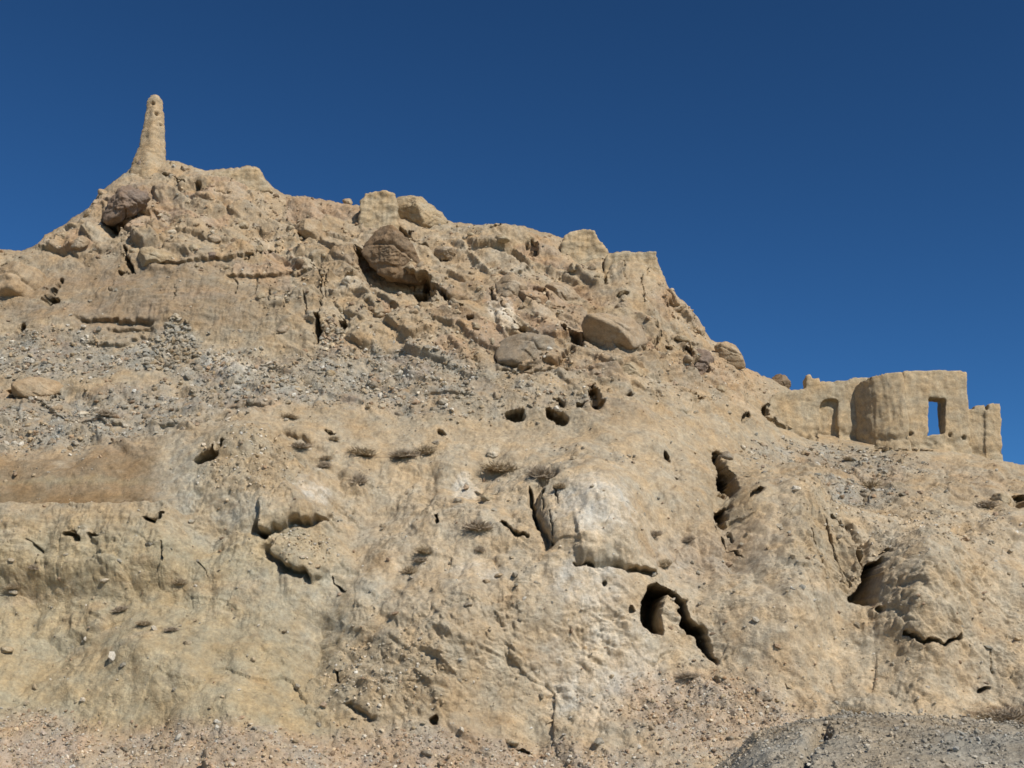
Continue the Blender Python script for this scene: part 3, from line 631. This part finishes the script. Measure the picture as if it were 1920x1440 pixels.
# dry stone heap under the left cliff band
hp = np.clip(1 - ell(318, 668, 62, 34), 0, 1) + 1.2 * np.clip(1 - ell(335, 635, 28, 34), 0, 1)
def heap(name, label, weight, count, smin, smax, cols, seed, lift):
    o = scatter(name, label, weight, count, smin, smax, cols, seed, 1.6)
    return o
heap('stone_heap', 'pointed heap of grey stacked stones under the left cliff band', inside * (hp > .02) * (.2 + hp), 420, .07, .24, [GREY, GREY * .85, TAN * .9, GREY * 1.1], 9, .2)
heap('stone_heap', 'small heap of pale rubble filling the niche below the cliff groove', inside * zone(622, 632, 24, 26) , 130, .08, .22, [TAN, PALE, GREY, PINK], 10, .2)

# ------------------------------------------------------------------ FORT AND OTHER MUD WALLS
def solid(prisms, voxel):
    """prisms -> one watertight, voxel-remeshed body (verts, faces)"""
    bm = bmesh.new()
    for poly, y0, y1 in prisms:                # polygon in (x, z), extruded from y0 to y1
        a = [bm.verts.new((x, y0, z)) for x, z in poly]; b = [bm.verts.new((x, y1, z)) for x, z in poly]
        bm.faces.new(a); bm.faces.new(b[::-1])
        for i in range(len(poly)):
            j = (i + 1) % len(poly); bm.faces.new((a[j], a[i], b[i], b[j]))
    bmesh.ops.recalc_face_normals(bm, faces=bm.faces)
    return remesh(bm, voxel)
def remesh(bm, voxel):
    me = bpy.data.meshes.new('tmp'); bm.to_mesh(me); bm.free()
    o = bpy.data.objects.new('tmp', me); COL.objects.link(o)
    md = o.modifiers.new('r', 'REMESH'); md.mode = 'VOXEL'; md.voxel_size = voxel; md.adaptivity = 0
    ev = o.evaluated_get(bpy.context.evaluated_depsgraph_get()); m2 = ev.to_mesh()
    v = np.empty(len(m2.vertices) * 3); m2.vertices.foreach_get('co', v)
    nn = np.empty(len(m2.vertices) * 3); m2.vertices.foreach_get('normal', nn)
    f = np.array([list(p.vertices) for p in m2.polygons if len(p.vertices) == 4])
    ev.to_mesh_clear(); bpy.data.objects.remove(o); bpy.data.meshes.remove(me)
    return v.reshape(-1, 3), nn.reshape(-1, 3), f
def weather(v, nn, seed, amp=.09, base_z=None, erode=.3):
    x, y, z = v.T
    d = amp * (1.5 * fbm(x / 1.3, y / 1.3, z / 1.3, 3, seed) + 1.1 * fbm(x / .45, y / .45, z / .35, 4, seed + 5, .6) + .28 * fbm(x * .35, y * .35, z * 3.2, 2, seed + 9, .5, ridged=True) + .5 * fbm(x * 3, y * 3, z * .35, 2, seed + 13, .5, ridged=True) - .3)
    if base_z is not None:   # splash-worn foot
        d = d - erode * np.clip(1 - np.abs(z - base_z - .15) / .5, 0, 1) * (.35 + 1.2 * np.clip(fbm(x / .8, y / .8, z / .8, 3, seed + 20), -.3, 1))
    top_n = sstep(.5, .9, nn[:, 2])
    d = d - top_n * (.4 * np.clip(.3 + fbm(x / .5, y / .5, z * 0, 3, seed + 30, .6), 0, 1) + .35 * np.clip(fbm(x / 1.4, y / 1.4, z * 0, 2, seed + 33), 0, 1))
    return v + nn * d[:, None]

FYW = 66.2
def fx(px): return X_of(px, FYW)
def fz(py, Yd=FYW): return Z_of(py, Yd)
fort_root = empty('ruined_fort', at(1680, 845, FYW))
tag(fort_root, 'roofless mud-brick fort ruin with a round corner and one window against the sky', 'ruin')
def fort_part(name, v, f, mat=M_MUD):
    o = mesh_obj(name, v - np.array(fort_root.location), f, mat, fort_root); return o
def P2(lst, Yd): return [(X_of(a, Yd, b), Z_of(b, Yd)) for a, b in lst]
# curtain wall with a blocked arched niche
Yc = 68.0
bodies = [(P2([(1436,800),(1436,756),(1452,738),(1470,731),(1512,727),(1512,704),(1519,700),(1521,708),(1534,708),(1536,716),(1538,716),(1538,850),(1480,850)], Yc), Yc, Yc + 1.0),
          (P2([(1537,716),(1575,711),(1575,752),(1566,748),(1556,746),(1546,749),(1537,757)], Yc), Yc, Yc + 1.0),
          (P2([(1572,712),(1600,709),(1630,706),(1630,850),(1572,850)], Yc), Yc, Yc + 1.0),
          (P2([(1530,716),(1580,713),(1580,850),(1530,850)], Yc + .42), Yc + .42, Yc + 1.0)]
v, nn, f = solid(bodies, .07)
cw = fort_part('curtain_wall', weather(v, nn, 200, .08, Z_of(820, Yc), .35), f)
cw['label'] = 'low curtain wall with a blocked arched niche'
# round corner bastion: a shell that sweeps round to the back
rad, th = 2.2, .8
bx, by = X_of(1611, FYW) + rad + .38, FYW + rad - .1
z0, z1 = Z_of(870, FYW), Z_of(697, FYW)
bm = bmesh.new(); segs = 28; ring = []
for i in range(segs + 1):
    a = math.radians(150 + (272 - 150) * i / segs); c, s_ = math.cos(a), math.sin(a)
    tp = z1 - .5 * (1 - i / segs) ** 2
    ring.append([bm.verts.new((bx + rr * c, by + rr * s_, zq)) for rr, zq in ((rad + .12, z0), (rad - .02, tp), (rad - th, tp), (rad - th, z0))])
for i in range(segs):
    for k in range(4):
        bm.faces.new((ring[i][k], ring[i][(k + 1) % 4], ring[i + 1][(k + 1) % 4], ring[i + 1][k]))
bm.faces.new(ring[0]); bm.faces.new(ring[-1][::-1]); bmesh.ops.recalc_face_normals(bm, faces=bm.faces)
v, nn, f = remesh(bm, .08)
fort_part('round_bastion', weather(v, nn, 220, .08, Z_of(828, FYW), .35), f)
# window wall
bodies = [(P2([(1694,695),(1720,694),(1741,693),(1741,870),(1694,870)], FYW), FYW, FYW + .9),
          (P2([(1738,693),(1776,693),(1776,747),(1738,744)], FYW), FYW, FYW + .9),
          (P2([(1738,815),(1776,812),(1776,870),(1738,870)], FYW), FYW, FYW + .9),
          (P2([(1773,693),(1800,694),(1813,697),(1814,730),(1817,766),(1818,870),(1773,870)], FYW), FYW, FYW + .9),
          ([(X_of(1797, FYW), Z_of(697, FYW)), (X_of(1812, FYW), Z_of(697, FYW)), (X_of(1817, FYW), Z_of(870, FYW)), (X_of(1797, FYW), Z_of(870, FYW))], FYW, FYW + 3.2)]
v, nn, f = solid(bodies, .07)
xw, zw = X_of(1705, FYW), Z_of(813, FYW)
v2 = weather(v, nn, 240, .07, Z_of(838, FYW), .3)
for hx, hy, hr in [(1705,813,.10),(1738,815,.09),(1778,815,.12),(1803,820,.10),(1692,810,.07)]:      # putlog holes
    dd = np.hypot(v[:, 0] - X_of(hx, FYW), v[:, 2] - Z_of(hy, FYW)); v2[:, 1] += .4 * (dd < hr) * (v[:, 1] < FYW + .3)
ww = fort_part('window_wall', v2, f); ww['label'] = 'tall wall with a window open to the sky'
# end wall with two merlons
Ye = 66.35
bodies = [(P2([(1812,768),(1828,766),(1828,760),(1846,758),(1847,766),(1848,890),(1812,890)], Ye), Ye, Ye + .9),
          (P2([(1846,770),(1852,768),(1852,757),(1873,756),(1874,770),(1876,810),(1880,850),(1881,890),(1846,890)], Ye), Ye - .15, Ye + .9)]
v, nn, f = solid(bodies, .06)
ew = fort_part('end_wall', weather(v, nn, 260, .06, Z_of(855, Ye), .2), f); ew['label'] = 'lower end wall with two worn merlons'

# watch pillar
Yp = float(surf(285, 318)[0][1]) + .5
prof = [(182,284,299),(186,280,303),(194,277,305),(215,275,306),(240,270,307),(268,264,308),(290,259,309),(305,252,311),(322,248,314),(352,244,318)]
pv = []; nseg = 48; nst = 90
pys = np.linspace(181, 352, nst)
Ls = np.interp(pys, [q[0] for q in prof], [q[1] for q in prof]); Rs = np.interp(pys, [q[0] for q in prof], [q[2] for q in prof])
for a, L_, R_ in zip(pys, Ls, Rs):
    pl, pr = at(L_, a, Yp), at(R_, a, Yp); c = (pl + pr) / 2; rr = (pr[0] - pl[0]) / 2
    th_ = np.linspace(0, 2 * math.pi, nseg, endpoint=False)
    sq = 1 / (np.abs(np.cos(th_ + .5)) ** 4 + np.abs(np.sin(th_ + .5)) ** 4) ** .25; sq /= np.max(np.abs(sq * np.cos(th_)))
    pv.append(np.stack([c[0] + rr * sq * np.cos(th_), c[1] + rr * sq * .9 * np.sin(th_), np.full(nseg, c[2])], 1))
pv = np.array(pv); cen = pv.mean(1, keepdims=True); nn = pv - cen; nn /= np.linalg.norm(nn, axis=2)[..., None]
x, y, z = pv[..., 0], pv[..., 1], pv[..., 2]
d = .13 * fbm(x / .8, y / .8, z / .8, 4, 300, .6) + .06 * fbm(x * 1.2, y * 1.2, z * 4, 2, 310, ridged=True) - .10 * np.clip(fbm(x / .35, y / .35, z / .5, 3, 318), 0, 1)
for hx, hy, hr in [(287,195,.11),(294,215,.12),(300,232,.07)]:
    hpnt = at(hx, hy, Yp - .4); dd = np.hypot(x - hpnt[0], z - hpnt[2]); d = d - .35 * np.exp(-(dd / hr) ** 4) * (y < cen[..., 1])
pv = pv + nn * d[..., None]
pv = np.concatenate([pv.reshape(-1, 3), pv[0].mean(0)[None] + [[0, 0, .05]]])
fs = []
for i in range(nst - 1):
    for k in range(nseg):
        k2 = (k + 1) % nseg; fs.append((i * nseg + k, (i + 1) * nseg + k, (i + 1) * nseg + k2, i * nseg + k2))
fs += [(k, (k + 1) % nseg, len(pv) - 1, len(pv) - 1) for k in range(nseg)]
fq = np.array(fs)
org = at(280, 322, Yp)
me = bpy.data.meshes.new('watch_pillar'); me.from_pydata((pv - org).tolist(), [], [tuple(dict.fromkeys(q)) for q in fq.tolist()])
me.polygons.foreach_set('use_smooth', [True] * len(me.polygons)); me.materials.append(M_PILLAR); me.update()
o = bpy.data.objects.new('watch_pillar', me); o.location = org; COL.objects.link(o)
tag(o, 'tall tapering mud pillar standing alone on the highest crest', 'tower')

def stump(name, label, outline, Yd, thick, seed, foot_py, amp=.1, cat='ruin'):
    bodies = [(P2(outline, Yd), Yd, Yd + thick)]
    v, nn, f = solid(bodies, .08)
    org = at(outline[0][0], foot_py, Yd)
    o = mesh_obj(name, weather(v, nn, seed, amp) - org, f, M_MUD); o.location = org
    return tag(o, label, cat)
def turret(name, label, cx, py_top, py_bot, r_px, Yd, seed, mat=M_MUD):
    bm = bmesh.new(); c = at(cx, py_bot, Yd); r = r_px * Yd / F_PX
    zt, zb = Z_of(py_top, Yd, cx), Z_of(py_bot, Yd, cx)
    n_ = 28; lv = [(zb, 1.25), (zb + (zt - zb) * .45, 1.1), (zb + (zt - zb) * .78, .98), (zb + (zt - zb) * .93, .84), (zt, .55)]
    rg = [[bm.verts.new((c[0] + r * k * math.cos(a), c[1] + .9 * r * k * math.sin(a), q)) for a in [2 * math.pi * j / n_ for j in range(n_)]] for q, k in lv]
    for i in range(len(rg) - 1):
        for j in range(n_): bm.faces.new((rg[i][j], rg[i][(j + 1) % n_], rg[i + 1][(j + 1) % n_], rg[i + 1][j]))
    bm.faces.new(rg[0][::-1]); bm.faces.new(rg[-1]); bmesh.ops.recalc_face_normals(bm, faces=bm.faces)
    v, nn, f = remesh(bm, .07)
    o = mesh_obj(name, weather(v, nn, seed, .24) - c, f, mat); o.location = c
    return tag(o, label, 'ruin')
stump('turret_stump', 'flat-topped turret stump on the crest above the biggest brown boulder', [(673,432),(676,374),(686,362),(700,358),(722,356),(738,361),(742,372),(744,432)], 70.4, 1.9, 320, 412, .15)
rock('boulder', 'flat-topped block on the crest right of the first turret stump', [(736,420),(742,366),(768,367),(800,377),(836,400),(842,418),(800,432),(750,432)], 1.3, 'tan', Y=71.8, rough=.12, round_=20, sub=6)
stump('turret_stump', 'domed turret stump on the crest left of the squared ridge wall', [(1046,530),(1052,458),(1058,444),(1076,431),(1094,427),(1112,431),(1121,446),(1140,466),(1146,530)], 69.4, 2.0, 340, 500, .16)
stump('ridge_wall', 'squared mud wall remnant with a sharp right corner on the falling ridge', [(1136,600),(1134,492),(1140,474),(1160,471),(1200,472),(1222,469),(1230,470),(1236,500),(1250,540),(1262,610)], 68.5, 1.9, 360, 560, .15)
stump('ridge_wall', 'low square-cornered mud wall on the crest right of the pillar', [(392,360),(396,324),(430,317),(470,313),(486,315),(494,332),(512,360)], 72.4, 1.2, 380, 360, .12)

# ------------------------------------------------------------------ SHRUBS
def shrub_mesh(seed, n=600):
    r = np.random.RandomState(seed); vs = []; fs = []
    for i in range(n):
        a = r.uniform(0, 6.283); el = math.asin(r.uniform(.08, 1)); L = r.uniform(.55, 1.0)
        dr = np.array([math.cos(a) * math.cos(el), math.sin(a) * math.cos(el), math.sin(el)])
        b0 = np.array([r.normal() * .22, r.normal() * .22, 0]); tip = b0 + dr * L * np.array([1, 1, .8]); midp = (b0 + tip) / 2 + r.normal(size=3) * .08
        sd = np.cross(dr, r.normal(size=3)); sd /= np.linalg.norm(sd) + 1e-9; wd = r.uniform(.012, .03)
        k = len(vs); vs += [b0 - sd * wd, b0 + sd * wd, midp - sd * wd, midp + sd * wd, tip]
        fs += [(k, k + 1, k + 3, k + 2), (k + 2, k + 3, k + 4)]
    me = bpy.data.meshes.new('shrub'); me.from_pydata([tuple(q) for q in vs], [], fs); me.update(); return me
def shrub_mat(name, c1, c2):
    m = bpy.data.materials.new(name); m.use_nodes = True; N = m.node_tree.nodes; L = m.node_tree.links
    b = N['Principled BSDF']; b.inputs['Roughness'].default_value = .9; b.inputs['Specular IOR Level'].default_value = .1
    tc = N.new('ShaderNodeTexCoord'); nz = N.new('ShaderNodeTexNoise'); nz.inputs['Scale'].default_value = 4; L.new(tc.outputs['Object'], nz.inputs['Vector'])
    rp = N.new('ShaderNodeValToRGB'); rp.color_ramp.elements[0].position = .35; rp.color_ramp.elements[1].position = .65
    rp.color_ramp.elements[0].color = (*c1, 1); rp.color_ramp.elements[1].color = (*c2, 1); L.new(nz.outputs[0], rp.inputs[0]); L.new(rp.outputs[0], b.inputs['Base Color'])
    return m
M_SH = [shrub_mat('dry_shrub', (.28, .215, .135), (.42, .335, .22)), shrub_mat('grey_shrub', (.26, .21, .15), (.39, .315, .225))]
SM = []
for i in range(4):
    m_ = shrub_mesh(500 + i); m_.materials.append(M_SH[i % 2]); SM.append(m_)
SHRUBS = [('dry brown shrub above the smooth lower slope, left of the long shrub', 680, 845, 26, 10), ('long low dry shrub right of the pebbly lump', 760, 850, 26, 10), ('right half of the dry shrub row by the pebbly lump', 797, 843, 22, 11),
 ('round dry shrub alone on the slope right of the pebbly lump', 672, 897, 17, 14), ('wide dark shrub at the centre of the face', 940, 876, 34, 12), ('bushy brown shrub right of the wide one at the centre', 1016, 882, 26, 17),
 ('small shrub right of the two central shrubs', 1052, 910, 14, 7), ('shrub under the white streak on the lower slope', 897, 984, 26, 13), ('upper shrub of three on the slanting edge', 797, 1031, 17, 9),
 ('middle shrub of three on the slanting edge', 790, 1048, 13, 6), ('lower shrub of three on the slanting edge', 768, 1068, 14, 10), ('tiny shrub below the white streak shrub', 901, 1028, 10, 8), ('tiny shrub at the left end of the shrub line', 627, 821, 10, 6),
 ('tuft above the round lone shrub', 608, 870, 13, 8), ('shrub on the fort slope among grey scree', 1632, 908, 22, 11), ('shrub left of the dusty hollow', 1226, 1001, 16, 8), ('shrub just above the arched cave', 1244, 1056, 15, 10),
 ('shrub right of the dusty hollow', 1292, 1009, 12, 7), ('tuft on the lower left slope under the fluted bank', 336, 1088, 13, 8), ('small tuft at lower left, upper of a slanting pair', 226, 1141, 15, 7), ('small tuft at lower left, lower of a slanting pair', 270, 1168, 14, 6),
 ('tuft near the left edge under the dark holes', 63, 1062, 10, 7), ('tuft at the left edge on the smooth slope', 25, 1099, 14, 7), ('tuft by the white stones at lower left', 322, 1179, 13, 5),
 ('brown shrub behind the grey mound crest', 1602, 1336, 26, 12), ('dark brown shrub at the right edge behind the grey mound', 1888, 1340, 40, 18), ('dark shrub left of the right edge shrub behind the mound', 1850, 1345, 24, 10), ('green-brown tuft hanging over the left dark hole', 1050, 772, 9, 10),
 ('shrub at the lip of the dark gully', 1345, 850, 14, 10), ('shrub on the pale gravel below the cave', 1290, 1265, 20, 6), ('tuft near the tall dark notch', 1590, 860, 10, 5), ('shrub on the shaded shoulder right of the pebbly lump', 560, 835, 22, 8),
 ('tuft at the end of the shaded shoulder', 612, 858, 12, 6), ('shrub in the left scree by the white stones', 200, 775, 18, 9), ('shrub on the middle ledge under the scree', 545, 780, 16, 6), ('shrub at the right slope edge', 1848, 945, 22, 9)]
for k, (lab, x, y, rx, ry) in enumerate(SHRUBS):
    s, nn = surf(x, y + ry * .7)
    o = bpy.data.objects.new('shrub', SM[k % 4]); COL.objects.link(o)
    o.location = s + nn * .02; kx = 1.3 * rx * s[1] / F_PX
    o.scale = (kx, kx * .8, ry * 2.4 * s[1] / F_PX); o.rotation_euler = (.15, rnd.uniform(-.2, .2), rnd.uniform(-.4, .4))
    tag(o, lab, 'shrub', 'dry shrubs on the hillside')

# ------------------------------------------------------------------ GREY MOUND in front, lower right
MC = np.array([(1180,1560),(1300,1478),(1367,1428),(1413,1382),(1480,1358),(1580,1346),(1713,1350),(1847,1357),(1920,1361),(2100,1375),(2400,1440),(2600,1520)], float)
mx = np.linspace(1180, 2600, 640); mcrest = np.interp(mx, MC[:, 0], MC[:, 1]) + 2.5 * fbm(mx / 40, mx * 0 + 1, mx * 0, 4, 400, .6)
Ycrest = 15.0 + 1.2 * np.cos((mx - 1700) / 300)
crest = at(mx, mcrest, Ycrest)
nm = 260; tm = np.linspace(0, 1, nm)
MP = []
for s in tm:                                     # from the near foot, over the crest, to the far foot
    if s < .7:
        k = s / .7; yy = 8.5 + (crest[:, 1] - 8.5) * k; hz = -.1 + (crest[:, 2] + .1) * (1 - (1 - k) ** 1.7)
        MP.append(np.stack([crest[:, 0] * (yy / crest[:, 1]) ** .6, yy, hz], -1))
    else:
        k = (s - .7) / .3; MP.append(np.stack([crest[:, 0] * (1 + .05 * k), crest[:, 1] + 5 * k, crest[:, 2] + (-.1 - crest[:, 2]) * k ** 1.4], -1))
MP = np.array(MP)
x, y, z = MP[..., 0], MP[..., 1], MP[..., 2]
g = np.cross(np.gradient(MP, axis=1), np.gradient(MP, axis=0)); g /= np.linalg.norm(g, axis=2)[..., None] + 1e-9; g *= np.sign(g[..., 2:3] + 1e-9)
dm = .12 * fbm(x / .9, y / .9, z / .9, 4, 410) + .05 * fbm(x / .25, y / .25, z / .25, 4, 420, .6)
mpx, mpy = project(MP)
gl = np.full(x.shape, 1e3)
gp = np.array([(1548,1372),(1528,1385),(1512,1400),(1500,1440),(1490,1500)], float)
for i in range(len(gp) - 1):
    a, b = gp[i], gp[i + 1]; e = b - a; h = np.clip(((mpx - a[0]) * e[0] + (mpy - a[1]) * e[1]) / (e @ e), 0, 1)
    gl = np.minimum(gl, np.hypot(mpx - a[0] - h * e[0], mpy - a[1] - h * e[1]) / (9 - 1.2 * i))
dm = dm - .5 * np.exp(-gl ** 2) * (tm[:, None] < .72)
MP = MP + g * dm[..., None]
ii = (np.arange(nm - 1)[:, None] * len(mx) + np.arange(len(mx) - 1)[None]).ravel()
gcol = np.tile(np.array([.33, .288, .215]), (MP.shape[0] * MP.shape[1], 1))
mound = mesh_obj('gravel_mound', MP.reshape(-1, 3), np.stack([ii, ii + 1, ii + len(mx) + 1, ii + len(mx)], 1), M_HILL, cols=gcol)
tag(mound, 'grey gravel mound with a dark gully at the lower right', 'mound', kind='structure')
wm = ((mpx > 1300) & (mpx < 2100) & (tm[:, None] < .8)).astype(float) * sstep(.15, .6, tm)[:, None]
scatter('mound_pebbles', 'grey and white pebbles strewn over the gravel mound', wm, 9000, .007, .04, [np.array([.33, .29, .22]), np.array([.37, .325, .25]), np.array([.26, .225, .17]), np.array([.34, .30, .23]), WHITE * .8], 12, 2.6, MP)
